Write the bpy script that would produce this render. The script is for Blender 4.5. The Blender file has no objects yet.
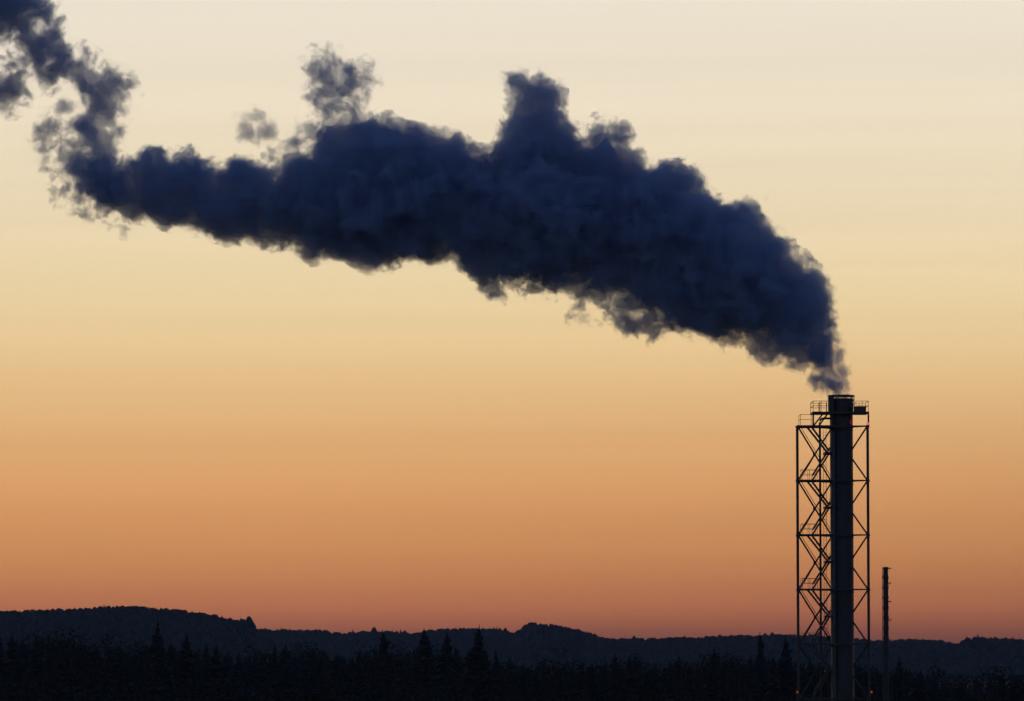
import bpy, bmesh, math, random
import numpy as np
from mathutils import Vector, Matrix, Quaternion

random.seed(7)
rng = np.random.default_rng(7)
R = math.radians
scene = bpy.context.scene
col = scene.collection

# ------------------------------------------------------------------ camera
EYE = 22.0
FPX = 4317.0                     # focal length in pixels of a 1024 wide frame
PITCH = math.atan(304.5 / FPX)
cam_data = bpy.data.cameras.new("camera")
cam = bpy.data.objects.new("camera", cam_data)
col.objects.link(cam)
cam.location = (0, 0, EYE)
cam.rotation_euler = (math.pi / 2 + PITCH, 0, 0)
cam_data.sensor_width = 36.0
cam_data.lens = 36.0 * FPX / 1024.0
cam_data.clip_start = 1.0
cam_data.clip_end = 40000.0
scene.camera = cam


def at(px, py, Y):
    """world point that stands Y metres north of the camera"""
    u = (px - 512.0) / FPX
    v = (350.5 - py) / FPX
    cp, sp = math.cos(PITCH), math.sin(PITCH)
    dy = cp - v * sp
    dz = sp + v * cp
    k = Y / dy
    return Vector((u * k, Y, EYE + dz * k))


# ------------------------------------------------------------------ world: twilight sky
def lin(c):
    c = c / 255.0
    return c / 12.92 if c <= 0.04045 else ((c + 0.055) / 1.055) ** 2.4


def L(r, g, b):
    return (lin(r), lin(g), lin(b), 1.0)


def zpix(y):
    return math.sin(PITCH + math.atan((350.5 - y) / FPX))


world = bpy.data.worlds.new("World")
scene.world = world
world.use_nodes = True
wn, wl = world.node_tree.nodes, world.node_tree.links
wn.clear()


def N(tree, kind, **kw):
    n = tree.nodes.new(kind)
    for k, v in kw.items():
        if k.startswith("in_"):
            key = k[3:]
            n.inputs[int(key) if key.isdigit() else key].default_value = v
        else:
            setattr(n, k, v)
    return n


W = world.node_tree
geo = N(W, "ShaderNodeTexCoord")
sep = N(W, "ShaderNodeSeparateXYZ")
wl.new(geo.outputs["Generated"], sep.inputs[0])
# low glow above the horizon, elevation 0 .. ~9 degrees
ZT = 0.16
low = N(W, "ShaderNodeMapRange", clamp=True)
low.inputs[1].default_value = 0.0
low.inputs[2].default_value = ZT
wl.new(sep.outputs["Z"], low.inputs[0])
rampL = N(W, "ShaderNodeValToRGB")
rampL.color_ramp.interpolation = "B_SPLINE"
stops = [(660, (118, 74, 66)), (640, (131, 80, 67)), (626, (160, 94, 69)), (604, (196, 121, 79)),
         (575, (207, 136, 85)), (550, (213, 146, 91)), (515, (219, 155, 99)), (480, (225, 165, 108)),
         (440, (227, 175, 119)), (400, (231, 187, 132)), (350, (236, 202, 148)), (300, (238, 213, 165)),
         (225, (239, 219, 181)), (150, (238, 222, 192)), (80, (239, 225, 202)), (0, (238, 228, 209))]
els = rampL.color_ramp.elements
while len(els) < len(stops):
    els.new(0.5)
for e, (y, c) in zip(els, stops):
    e.position = max(0.0, min(1.0, zpix(y) / ZT))
for e, (y, c) in zip(els, stops):
    e.color = L(*c)
wl.new(low.outputs[0], rampL.inputs[0])
# the western sky higher up, cream to blue
high = N(W, "ShaderNodeMapRange", clamp=True)
high.inputs[1].default_value = 0.155
high.inputs[2].default_value = 0.50
wl.new(sep.outputs["Z"], high.inputs[0])
rampH = N(W, "ShaderNodeValToRGB")
rampH.color_ramp.elements[0].color = (1, 1, 1, 1)
rampH.color_ramp.elements[1].color = (0, 0, 0, 1)
rampH.color_ramp.interpolation = "EASE"
wl.new(high.outputs[0], rampH.inputs[0])
# how far the glow reaches round the horizon: centred a little left of the view
SUN_AZ = R(-10)                   # bearing of the hidden sun, left of the view axis
dot = N(W, "ShaderNodeVectorMath", operation="DOT_PRODUCT")
dot.inputs[1].default_value = (math.sin(SUN_AZ), math.cos(SUN_AZ), 0)
wl.new(geo.outputs["Generated"], dot.inputs[0])
az = N(W, "ShaderNodeMapRange", clamp=True, interpolation_type="SMOOTHSTEP")
az.inputs[1].default_value = 0.40
az.inputs[2].default_value = 0.95
wl.new(dot.outputs["Value"], az.inputs[0])
glow = N(W, "ShaderNodeMath", operation="MULTIPLY")
wl.new(az.outputs[0], glow.inputs[0])
wl.new(rampH.outputs[0], glow.inputs[1])
# thin level streaks of high cloud low in the sky
mp = N(W, "ShaderNodeMapping")
mp.inputs["Scale"].default_value = (2.2, 2.2, 95.0)
wl.new(geo.outputs["Generated"], mp.inputs[0])
st = N(W, "ShaderNodeTexNoise", in_Scale=1.6, in_Detail=3.0, in_Roughness=0.5)
wl.new(mp.outputs[0], st.inputs["Vector"])
stm = N(W, "ShaderNodeMapRange")
stm.inputs[1].default_value = 0.3
stm.inputs[2].default_value = 0.7
stm.inputs[3].default_value = 0.972
stm.inputs[4].default_value = 1.022
wl.new(st.outputs[0], stm.inputs[0])
stc = N(W, "ShaderNodeVectorMath", operation="SCALE")
wl.new(rampL.outputs[0], stc.inputs[0])
# the glow is weaker away from the bearing of the sun
fall = N(W, "ShaderNodeMapRange", clamp=True)
fall.inputs[1].default_value = 0.955
fall.inputs[2].default_value = 0.992
fall.inputs[3].default_value = 0.85
fall.inputs[4].default_value = 1.03
wl.new(dot.outputs["Value"], fall.inputs[0])
stf = N(W, "ShaderNodeMath", operation="MULTIPLY")
lowf = N(W, "ShaderNodeMapRange", clamp=True, interpolation_type="SMOOTHSTEP")
lowf.inputs[1].default_value = 0.0
lowf.inputs[2].default_value = 0.085
wl.new(sep.outputs["Z"], lowf.inputs[0])
fmx = N(W, "ShaderNodeMix", data_type="FLOAT")
wl.new(lowf.outputs[0], fmx.inputs[0])
wl.new(fall.outputs[0], fmx.inputs[2])
fmx.inputs[3].default_value = 1.0
wl.new(fmx.outputs[0], stf.inputs[0])
wl.new(stm.outputs[0], stf.inputs[1])
wl.new(stf.outputs[0], stc.inputs["Scale"])
# the rest of the dome: physical sky with the sun on the horizon
sky = N(W, "ShaderNodeTexSky")
sky.sky_type = "NISHITA"
sky.sun_disc = False
sky.sun_elevation = R(3.0)
sky.sun_rotation = SUN_AZ
sky.air_density = 1.0
sky.dust_density = 0.3
sky.ozone_density = 3.0
SKY_STRENGTH = 0.15
skyS = N(W, "ShaderNodeVectorMath", operation="SCALE")
skyS.inputs["Scale"].default_value = SKY_STRENGTH
skyT = N(W, "ShaderNodeVectorMath", operation="MULTIPLY")     # dusk is more violet than the daylight model
skyT.inputs[1].default_value = (1.16, 0.90, 1.04)
wl.new(sky.outputs[0], skyT.inputs[0])
wl.new(skyT.outputs[0], skyS.inputs[0])
mix = N(W, "ShaderNodeMix", data_type="RGBA")
wl.new(glow.outputs[0], mix.inputs[0])
wl.new(skyS.outputs[0], mix.inputs[6])
wl.new(stc.outputs[0], mix.inputs[7])
bg = N(W, "ShaderNodeBackground", in_Strength=1.0)
wl.new(mix.outputs[2], bg.inputs["Color"])
wo = N(W, "ShaderNodeOutputWorld")
wl.new(bg.outputs[0], wo.inputs["Surface"])
world.cycles.sampling_method = "MANUAL"
world.cycles.sample_map_resolution = 1024

# the sun is gone: only a last weak warm light from low behind the hills
sun_data = bpy.data.lights.new("sun", "SUN")
sun_data.energy = 0.02
sun_data.angle = R(0.5)
sun_data.color = (1.0, 0.72, 0.5)
sun = bpy.data.objects.new("sun", sun_data)
col.objects.link(sun)
sun_dir = Vector((math.sin(SUN_AZ) * math.cos(R(0.6)), math.cos(SUN_AZ) * math.cos(R(0.6)), math.sin(R(0.6))))
sun.rotation_euler = (-sun_dir).to_track_quat("-Z", "Y").to_euler()

vs = scene.view_settings
vs.view_transform = "Standard"
vs.look = "None"
vs.exposure = 0.0
vs.gamma = 1.0
vs.use_curve_mapping = False
scene.render.engine = "CYCLES"
cy = scene.cycles
cy.use_denoising = True
cy.use_adaptive_sampling = True
cy.adaptive_threshold = 0.035
cy.adaptive_min_samples = 16
cy.max_bounces = 6
cy.volume_bounces = 6
cy.transparent_max_bounces = 16
cy.volume_step_rate = 1.25
cy.volume_max_steps = 512
cy.sample_clamp_indirect = 4.0


# ------------------------------------------------------------------ helpers
def new_mat(name):
    m = bpy.data.materials.new(name)
    m.use_nodes = True
    m.node_tree.nodes.clear()
    return m


def surf(name, c0, c1, scale=1.0, rough=0.7, metallic=0.0, bump=0.0, detail=5.0, stretch=(1, 1, 1)):
    m = new_mat(name)
    t = m.node_tree
    tc = N(t, "ShaderNodeNewGeometry")
    mpg = N(t, "ShaderNodeMapping")
    mpg.inputs["Scale"].default_value = stretch
    t.links.new(tc.outputs["Position"], mpg.inputs[0])
    nz = N(t, "ShaderNodeTexNoise", in_Scale=scale, in_Detail=detail, in_Roughness=0.6)
    t.links.new(mpg.outputs[0], nz.inputs["Vector"])
    rp = N(t, "ShaderNodeValToRGB")
    rp.color_ramp.elements[0].position = 0.35
    rp.color_ramp.elements[1].position = 0.65
    rp.color_ramp.elements[0].color = (*c0, 1)
    rp.color_ramp.elements[1].color = (*c1, 1)
    t.links.new(nz.outputs[0], rp.inputs[0])
    b = N(t, "ShaderNodeBsdfPrincipled", in_Roughness=rough, in_Metallic=metallic)
    t.links.new(rp.outputs[0], b.inputs["Base Color"])
    if bump:
        bp = N(t, "ShaderNodeBump", in_Strength=bump, in_Distance=0.1)
        t.links.new(nz.outputs[0], bp.inputs["Height"])
        t.links.new(bp.outputs[0], b.inputs["Normal"])
    o = N(t, "ShaderNodeOutputMaterial")
    t.links.new(b.outputs[0], o.inputs["Surface"])
    return m


def lamp_mat(name, color, strength):
    m = new_mat(name)
    t = m.node_tree
    e = N(t, "ShaderNodeEmission", in_Color=(*color, 1), in_Strength=strength)
    o = N(t, "ShaderNodeOutputMaterial")
    t.links.new(e.outputs[0], o.inputs["Surface"])
    return m


M = {
    "steel": surf("dark_painted_steel", (0.022, 0.022, 0.025), (0.045, 0.042, 0.042), 1.5, 0.55, 0.0, 0.1),
    "rail": surf("yellow_rail_paint", (0.16, 0.10, 0.03), (0.26, 0.17, 0.05), 3.0, 0.5),
    "stack": surf("stack_cladding", (0.015, 0.015, 0.022), (0.028, 0.027, 0.036), 0.35, 0.5, 0.0, 0.05, stretch=(1, 1, 0.25)),
    "pipe": surf("grey_pipe", (0.06, 0.055, 0.055), (0.10, 0.09, 0.085), 0.8, 0.5, 0.0),
    "rust": surf("weathered_metal", (0.03, 0.028, 0.03), (0.06, 0.05, 0.05), 1.2, 0.7, 0.0, 0.2),
    "red": lamp_mat("red_lamp_glass", (1.0, 0.20, 0.20), 0.8),
    "pale": lamp_mat("pale_red_lamp_glass", (1.0, 0.36, 0.28), 0.9),
    "crimson": lamp_mat("crimson_lit_shell", (1.0, 0.04, 0.16), 0.13),  # emission standing in for red light falling on the stack shell
    "red_dim": lamp_mat("dim_red_lamp_glass", (1.0, 0.14, 0.07), 0.22),
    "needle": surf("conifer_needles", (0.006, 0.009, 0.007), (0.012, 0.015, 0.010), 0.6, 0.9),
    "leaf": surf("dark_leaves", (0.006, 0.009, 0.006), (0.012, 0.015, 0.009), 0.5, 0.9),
    "bark": surf("bark", (0.02, 0.016, 0.013), (0.045, 0.035, 0.028), 2.0, 0.95, 0.0, 0.3),
    "ground": surf("dark_forest_floor", (0.02, 0.024, 0.014), (0.045, 0.045, 0.025), 0.05, 0.95, 0.0, 0.3),
    "hill": surf("wooded_slope", (0.012, 0.015, 0.009), (0.028, 0.03, 0.018), 0.02, 0.95, 0.0, 0.5, 8.0),
    "far_wood": surf("far_wood_foliage", (0.012, 0.016, 0.012), (0.022, 0.027, 0.018), 0.05, 0.95),
}


class MB:
    """collects simple solids into one mesh"""
    def __init__(self):
        self.v, self.f = [], []

    def add(self, vs_, fs_):
        o = len(self.v)
        self.v += [tuple(p) for p in vs_]
        self.f += [tuple(i + o for i in f) for f in fs_]

    def box(self, a, b):
        x0, y0, z0 = a
        x1, y1, z1 = b
        self.add([(x0, y0, z0), (x1, y0, z0), (x1, y1, z0), (x0, y1, z0), (x0, y0, z1), (x1, y0, z1), (x1, y1, z1), (x0, y1, z1)],
                 [(0, 3, 2, 1), (4, 5, 6, 7), (0, 1, 5, 4), (1, 2, 6, 5), (2, 3, 7, 6), (3, 0, 4, 7)])

    def tube(self, pts, r, n=8, radii=None):
        pts = [Vector(p) for p in pts]
        rings = []
        up = Vector((0.013, 0.02, 1)).normalized()
        for i, p in enumerate(pts):
            a = pts[max(i - 1, 0)]
            b = pts[min(i + 1, len(pts) - 1)]
            d = (b - a).normalized()
            ref = up if abs(d.dot(up)) < 0.95 else Vector((1, 0.01, 0))
            s = d.cross(ref).normalized()
            t = s.cross(d).normalized()
            rr = radii[i] if radii else r
            rings.append([p + (s * math.cos(q) + t * math.sin(q)) * rr for q in [2 * math.pi * (k + 0.5) / n for k in range(n)]])
        vs_ = [q for ring in rings for q in ring]
        fs_ = []
        for i in range(len(pts) - 1):
            for k in range(n):
                fs_.append((i * n + k, i * n + (k + 1) % n, (i + 1) * n + (k + 1) % n, (i + 1) * n + k))
        fs_.append(tuple(reversed(range(n))))
        fs_.append(tuple(range((len(pts) - 1) * n, len(pts) * n)))
        self.add(vs_, fs_)

    def bar(self, a, b, r):
        self.tube([a, b], r, 4)

    def lathe(self, prof, c, n=40, close=False):
        cx, cy_ = c
        vs_ = []
        for (r, z) in prof:
            for k in range(n):
                q = 2 * math.pi * k / n
                vs_.append((cx + r * math.cos(q), cy_ + r * math.sin(q), z))
        fs_ = []
        m = len(prof)
        for i in range(m if close else m - 1):
            j = (i + 1) % m
            for k in range(n):
                fs_.append((i * n + k, i * n + (k + 1) % n, j * n + (k + 1) % n, j * n + k))
        self.add(vs_, fs_)

    def build(self, name, mat, parent=None, smooth=False):
        me = bpy.data.meshes.new(name)
        me.from_pydata(self.v, [], self.f)
        me.materials.append(mat)
        if smooth:
            me.polygons.foreach_set("use_smooth", [True] * len(me.polygons))
        me.update()
        if smooth:
            me.set_sharp_from_angle(angle=R(32))
        o = bpy.data.objects.new(name, me)
        col.objects.link(o)
        if parent:
            o.parent = parent
            o.matrix_parent_inverse = parent.matrix_basis.inverted()
        return o


def tag(o, label=None, cat=None, group=None, kind=None):
    if label: o["label"] = label
    if cat: o["category"] = cat
    if group: o["group"] = group
    if kind: o["kind"] = kind
    return o


def empty(name, loc):
    o = bpy.data.objects.new(name, None)
    o.empty_display_size = 0.5
    col.objects.link(o)
    o.location = loc
    return o


# ------------------------------------------------------------------ ground
g = MB()
nx, ny = 61, 81
xs = np.linspace(-3200, 3200, nx)
ys = np.linspace(-400, 7600, ny)
vv = []
for j in range(ny):
    for i in range(nx):
        x, y = xs[i], ys[j]
        near = 1 - math.exp(-((y - 600) / 300.0) ** 2)
        z = (2.5 * math.sin(x * 0.004 + 1) * math.cos(y * 0.003) + 1.2 * math.sin(x * 0.013 + y * 0.009)) * near if y > 60 else 0
        vv.append((x, y, z * 0.5 - 0.0))
ff = [(j * nx + i, j * nx + i + 1, (j + 1) * nx + i + 1, (j + 1) * nx + i) for j in range(ny - 1) for i in range(nx - 1)]
g.add(vv, ff)
tag(g.build("ground", M["ground"], None, True), "dark forest floor of the valley under the trees", "ground", None, "structure")

# ------------------------------------------------------------------ distant hills with their woods
HILLS = [
    (4000, [(-900, 640), (-500, 622), (-200, 616), (-60, 613), (0, 612.5), (30, 611), (60, 610), (90, 609), (108, 607), (130, 607), (150, 608),
            (175, 610), (200, 613), (220, 616.5), (235, 620.5), (243, 622.5), (246, 623), (253, 627), (256, 634), (262, 637), (290, 645), (340, 655), (420, 668)]),
    (5000, [(-300, 652), (100, 640), (200, 634), (255, 631), (262, 629.5), (283, 629.5), (320, 630.5), (345, 634), (355, 632), (375, 631.5),
            (400, 632), (412, 634.5), (418, 633), (425, 631), (450, 628.5), (470, 629), (490, 629), (503, 631), (508, 634), (520, 636), (600, 643), (720, 655), (850, 668)]),
    (4500, [(330, 668), (430, 650), (480, 641), (505, 635), (516, 632.5), (521, 629), (526, 624.5), (531, 623.5), (545, 624.5), (560, 626.5), (575, 629.5),
            (590, 633.5), (603, 638), (615, 639.5), (635, 638.5), (655, 638.5), (680, 638), (720, 636.5), (760, 635.5), (790, 635), (812, 635), (840, 638.5),
            (870, 640.5), (890, 640.5), (905, 639.5), (918, 639), (930, 640.5), (940, 643.5), (947, 647), (955, 647.5), (963, 646.5), (965.5, 638.5), (975, 637),
            (990, 638), (1005, 639), (1024, 641.5), (1080, 642), (1200, 640), (1400, 648), (1700, 664)]),
]
TREE_H = 13.0


def far_tree(mb, x, y, z, h, w, conifer):
    n = 5 if conifer else 6
    a0 = random.random() * 6.28
    if conifer:
        rr = [(0.0, 0.30), (1.0, 0.22), (0.62, 0.55), (0.30, 0.80)]
    else:
        rr = [(0.55, 0.15), (1.0, 0.42), (0.9, 0.72), (0.45, 0.93)]
    vs_ = []
    for (q, t) in rr:
        for k in range(n):
            a = a0 + 2 * math.pi * k / n
            j = random.uniform(0.75, 1.2)
            vs_.append((x + w * q * j * math.cos(a), y + w * q * j * math.sin(a), z + h * (t + random.uniform(-.05, .05))))
    vs_.append((x + random.uniform(-.2, .2) * w, y, z + h))
    fs_ = []
    for i in range(3):
        for k in range(n):
            fs_.append((i * n + k, i * n + (k + 1) % n, (i + 1) * n + (k + 1) % n, (i + 1) * n + k))
    for k in range(n):
        fs_.append((3 * n + k, 3 * n + (k + 1) % n, 4 * n))
    mb.add(vs_, fs_)


for (Y, prof) in HILLS:
    pxs = np.array([p[0] for p in prof], float)
    crest = np.array([at(p[0], p[1], Y).z for p in prof]) - TREE_H * 0.93
    cx = np.array([at(p[0], 640, Y).x for p in prof])

    def hz(x, dy, cx=cx, crest=crest):
        h = float(np.interp(x, cx, crest))
        if dy < 0:
            t = min(1, -dy / 1150.0)
        else:
            t = min(1, dy / 1500.0)
        s = 1 - t * t * (3 - 2 * t)
        soft = h
        return soft * s - 14 * (1 - s) + 1.2 * math.sin(x * 0.05 + dy * 0.03) * (1 - s) * s * 4

    hb = MB()
    gx = np.unique(np.concatenate([np.linspace(cx[0], cx[-1], 160), cx]))
    gy = np.concatenate([np.linspace(-1150, -120, 16), np.linspace(-100, 100, 11), np.linspace(160, 1500, 14)])
    vv = [(x, Y + dy, hz(x, dy)) for dy in gy for x in gx]
    n = len(gx)
    ff = [(j * n + i, j * n + i + 1, (j + 1) * n + i + 1, (j + 1) * n + i) for j in range(len(gy) - 1) for i in range(n - 1)]
    hb.add(vv, ff)
    tag(hb.build("hill", M["hill"], None, True), {4000: "long rounded wooded hill at the left, highest of the three", 5000: "low flat wooded ridge behind the middle of the treeline",
        4500: "low wooded ridge with a humped copse, running behind the smokestack"}[Y], "hill", None, "structure")
    fb = MB()
    x0 = max(cx[0], at(-180, 640, Y).x)
    x1 = min(cx[-1], at(1200, 640, Y).x)
    rows = [-150, -110, -80, -55, -35, -20, -8, 4, 16]
    for dy0 in rows:
        x = x0
        while x < x1:
            x += random.uniform(3.0, 6.0)
            dy = dy0 + random.uniform(-6, 6)
            h = TREE_H * random.uniform(0.86, 1.09)
            u = random.random()
            if u < 0.015 and dy0 > -30: h *= random.uniform(1.12, 1.22)
            far_tree(fb, x, Y + dy, hz(x, dy) - 0.4, h, random.uniform(2.8, 4.6), random.random() < 0.45)
    dy0 = -170
    while dy0 > -900:                                    # the closed canopy down the slope
        x = x0 + random.uniform(0, 6)
        while x < x1:
            x += random.uniform(6.5, 11.0)
            dy = dy0 + random.uniform(-7, 7)
            far_tree(fb, x, Y + dy, hz(x, dy) - 0.6, TREE_H * random.uniform(0.7, 1.15), random.uniform(4.2, 6.0), random.random() < 0.5)
        dy0 -= 13
    # clumps that stand out on the crest
    for (px, py, hY) in [(249, 616, 4000), (246, 619.5, 4000), (251.8, 620.5, 4000), (250, 618.5, 4000), (243.5, 619, 4000), (130, 605, 4000), (132, 605.5, 4000), (374, 627, 5000), (353, 629, 5000), (392, 629.5, 5000),
                         (405, 630, 5000), (456, 627, 5000), (494, 626.5, 5000), (497, 626, 5000), (500, 627.5, 5000), (505, 627.5, 5000), (484, 627, 5000),
                         (518, 630, 4500), (634, 635.5, 4500), (953, 643, 4500), (957, 643.5, 4500), (967, 637, 4500), (1015, 637.5, 4500), (720, 634, 4500), (655, 636.5, 4500)]:
        if hY == Y:
            t = at(px, py, Y)
            zb = hz(t.x, 0)
            w = random.uniform(3.0, 4.0) if hY != 4000 else 4.4
            far_tree(fb, t.x, Y, zb, t.z - zb, w, random.random() < 0.4)
    fo = fb.build("hillside_forest", M["far_wood"])
    tag(fo, "far wooded ridge of small dark trees along the crest of a hill", "forest", "woods on the distant hills", "stuff")
    fo["label"] = {4000: "wood covering the long rounded hill at the left, ending in a tree clump",
                   5000: "thin line of tiny treetops on the low middle ridge",
                   4500: "wood on the low ridge running behind the smokestack, with a humped copse"}[Y]

# ------------------------------------------------------------------ haze
hzb = MB()
hzb.box((-3300, -500, -20), (3300, 7700, 138))
hm = new_mat("evening_haze")
t = hm.node_tree
pv = N(t, "ShaderNodeVolumePrincipled")
pv.inputs["Color"].default_value = (0.42, 0.55, 0.85, 1)
pv.inputs["Density"].default_value = 3.4e-5
pv.inputs["Anisotropy"].default_value = 0.0
o = N(t, "ShaderNodeOutputMaterial")
t.links.new(pv.outputs[0], o.inputs["Volume"])
tag(hzb.build("haze", hm), "thin blue evening haze over the valley", "haze", None, "stuff")

# ------------------------------------------------------------------ smokestack with its lattice support tower
YT = 600.0
LX = at(797.7, 535, YT - 3.0).x
RX = at(868.2, 535, YT - 3.0).x
BX = at(833.0, 535, YT).x
SX = at(841.9, 535, YT).x
YF, YB = YT - 3.0, YT + 2.7          # front legs, rear leg


def zt(py, Y=YT):
    return at(833, py, Y).z


def xt(px, py=535, Y=YT):
    # tower pixels measured at height py, true verticals lean a little in the picture
    return at(px, py, Y).x


tower = empty("smokestack", (SX, YT, 0))
tag(tower, "tall dark smokestack in a braced steel lattice tower, smoke leaving its top", "smokestack")
bpy.context.view_layer.update()

# stack shell
r_s = 1.60
ztop = zt(398.7)
s = MB()
prof = [(r_s + 0.25, 0.0), (r_s + 0.25, 0.6), (r_s, 0.8)]
z = 0.8
while z < ztop - 7.6:
    z2 = z + 7.5
    prof += [(r_s, z2 - 0.2), (r_s + 0.045, z2 - 0.16), (r_s + 0.045, z2 - 0.02), (r_s, z2 + 0.02)]
    z = z2
prof += [(r_s, ztop - 2.2), (r_s + 0.07, ztop - 2.1), (r_s + 0.07, ztop), (r_s - 0.12, ztop), (r_s - 0.12, ztop - 3.0), (0.02, ztop - 3.0)]
s.lathe(prof, (SX, YT), 48)
stack = s.build("stack_shell", M["stack"], tower, True)
m_ = MB()
zr = zt(396.0)
m_.lathe([(1.72, zr - 0.12), (1.86, zr - 0.12), (1.86, zr + 0.10), (1.72, zr + 0.10)], (SX, YT), 48, True)
for k in range(10):
    a = 2 * math.pi * k / 10
    p = Vector((SX + 1.79 * math.cos(a), YT + 1.79 * math.sin(a), 0))
    m_.bar(p + Vector((0, 0, zt(411))), p + Vector((0, 0, zr - 0.1)), 0.085)
for zz in (zt(400.3), zt(405)):
    m_.lathe([(1.76, zz - 0.05), (1.82, zz - 0.05), (1.82, zz + 0.05), (1.76, zz + 0.05)], (SX, YT), 48, True)
m_.build("rim_cage", M["steel"], stack)
# riser duct on the left of the shell
d = MB()
DX = xt(832.9)
d.tube([(DX, YT - 1.25, 0.2), (DX, YT - 1.25, zt(432)), (DX + 0.4, YT - 1.0, zt(428))], 0.27, 12)
d.build("riser_duct", M["pipe"], tower, True)
pp = MB()
PX = xt(820.4)
pp.tube([(PX, YT, 0.2), (PX, YT, zt(423)), (PX + 0.04, YT, zt(420.5)), (PX + 0.22, YT, zt(418.9)), (PX + 0.5, YT, zt(418.4)), (SX - r_s + 0.05, YT, zt(418.4))], 0.15, 10)
zz = 4.0
while zz < zt(430):
    pp.tube([(PX, YT, zz), (PX, YT, zz + 0.12)], 0.17, 10)
    zz += 3.76
pp.build("standpipe", M["steel"], tower, True)
cl = MB()                                 # climbing ladder between the standpipe and the shell
for q in (824.6, 827.4):
    cl.bar((xt(q), YT + 1.5, 0.2), (xt(q), YT + 1.5, zt(429)), 0.035)
zz = 0.5
while zz < zt(430):
    cl.bar((xt(824.6), YT + 1.5, zz), (xt(827.4), YT + 1.5, zz), 0.022)
    zz += 0.42
cl.build("climbing_ladder", M["steel"], tower)

lv = [zt(427.2) - 7.53 * k for k in range(8)]
# legs
for (x, y) in ((LX, YF), (RX, YF), (BX, YB)):
    b = MB()
    b.tube([(x, y, 0), (x, y, lv[0] + (0.15 if y == YF else 0.3))], 0.19 if y == YF else 0.15, 10)
    for zz in lv:
        b.box((x - 0.24, y - 0.24, zz - 0.20), (x + 0.24, y + 0.24, zz + 0.10))
    b.box((x - 0.5, y - 0.5, -0.3), (x + 0.5, y + 0.5, 0.25))
    b.build("leg", M["steel"], tower)
# level beams: left face, right face, front
for i, zz in enumerate(lv):
    b = MB()
    w = 0.125
    b.bar((LX, YF, zz), (BX, YB, zz), w * 1.3)
    b.bar((BX, YB, zz + .01), (RX, YF, zz), w)
    b.bar((LX, YF, zz - 0.0), (SX - 1.9, YF - 0.0, zz), w * 1.35)
    b.bar((SX - 1.9, YF, zz), (RX, YF, zz), w * 1.0)
    # ring that holds the shell
    b.lathe([(r_s + 0.03, zz - 0.10), (r_s + 0.11, zz - 0.10), (r_s + 0.11, zz + 0.10), (r_s + 0.03, zz + 0.10)], (SX, YT), 32, True)
    b.bar((SX, YT + r_s, zz), (BX, YB, zz), 0.08)
    b.build("level_beam", M["steel"], tower)
for i in range(7):
    z0, z1 = lv[i] - 0.12, lv[i + 1] + 0.08
    for (x, y) in ((LX, YF), (RX, YF)):
        b = MB()
        sgn = 1 if x < SX else -1
        b.bar((x + 0.12 * sgn, y, z0), (BX, YB, z1), 0.115)
        b.bar((BX, YB, z0), (x + 0.12 * sgn, y, z1), 0.115)
        if sgn > 0:                                      # slack tie rods beside the braces
            b.bar((x + 0.5, y + 0.1, z0), (BX + 0.1, YB - 0.1, z1 + 0.45), 0.04)
            b.bar((BX - 0.2, YB - 0.1, z0 - 0.25), (x + 0.3, y + 0.1, z1 - 0.1), 0.04)
        cx_, cy_ = (x + BX) / 2, (y + YB) / 2
        b.box((cx_ - 0.2, cy_ - 0.05, (z0 + z1) / 2 - 0.2), (cx_ + 0.2, cy_ + 0.06, (z0 + z1) / 2 + 0.2))
        b.build("cross_brace", M["steel"], tower)


def rail_run(mb, pts, h, posts=None, r=0.03):
    """posts and two rails over a run of points"""
    for a, b in zip(pts[:-1], pts[1:]):
        a, b = Vector(a), Vector(b)
        for k in (0.55, 1.0):
            mb.bar(a + Vector((0, 0, h * k)), b + Vector((0, 0, h * k)), r)
        n = max(1, round((b - a).length / 1.05))
        if abs(b.y - a.y) > abs(b.x - a.x):
            n = 1
        for j in range(n + 1):
            p = a.lerp(b, j / n)
            mb.bar(p, p + Vector((0, 0, h)), r)


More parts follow.
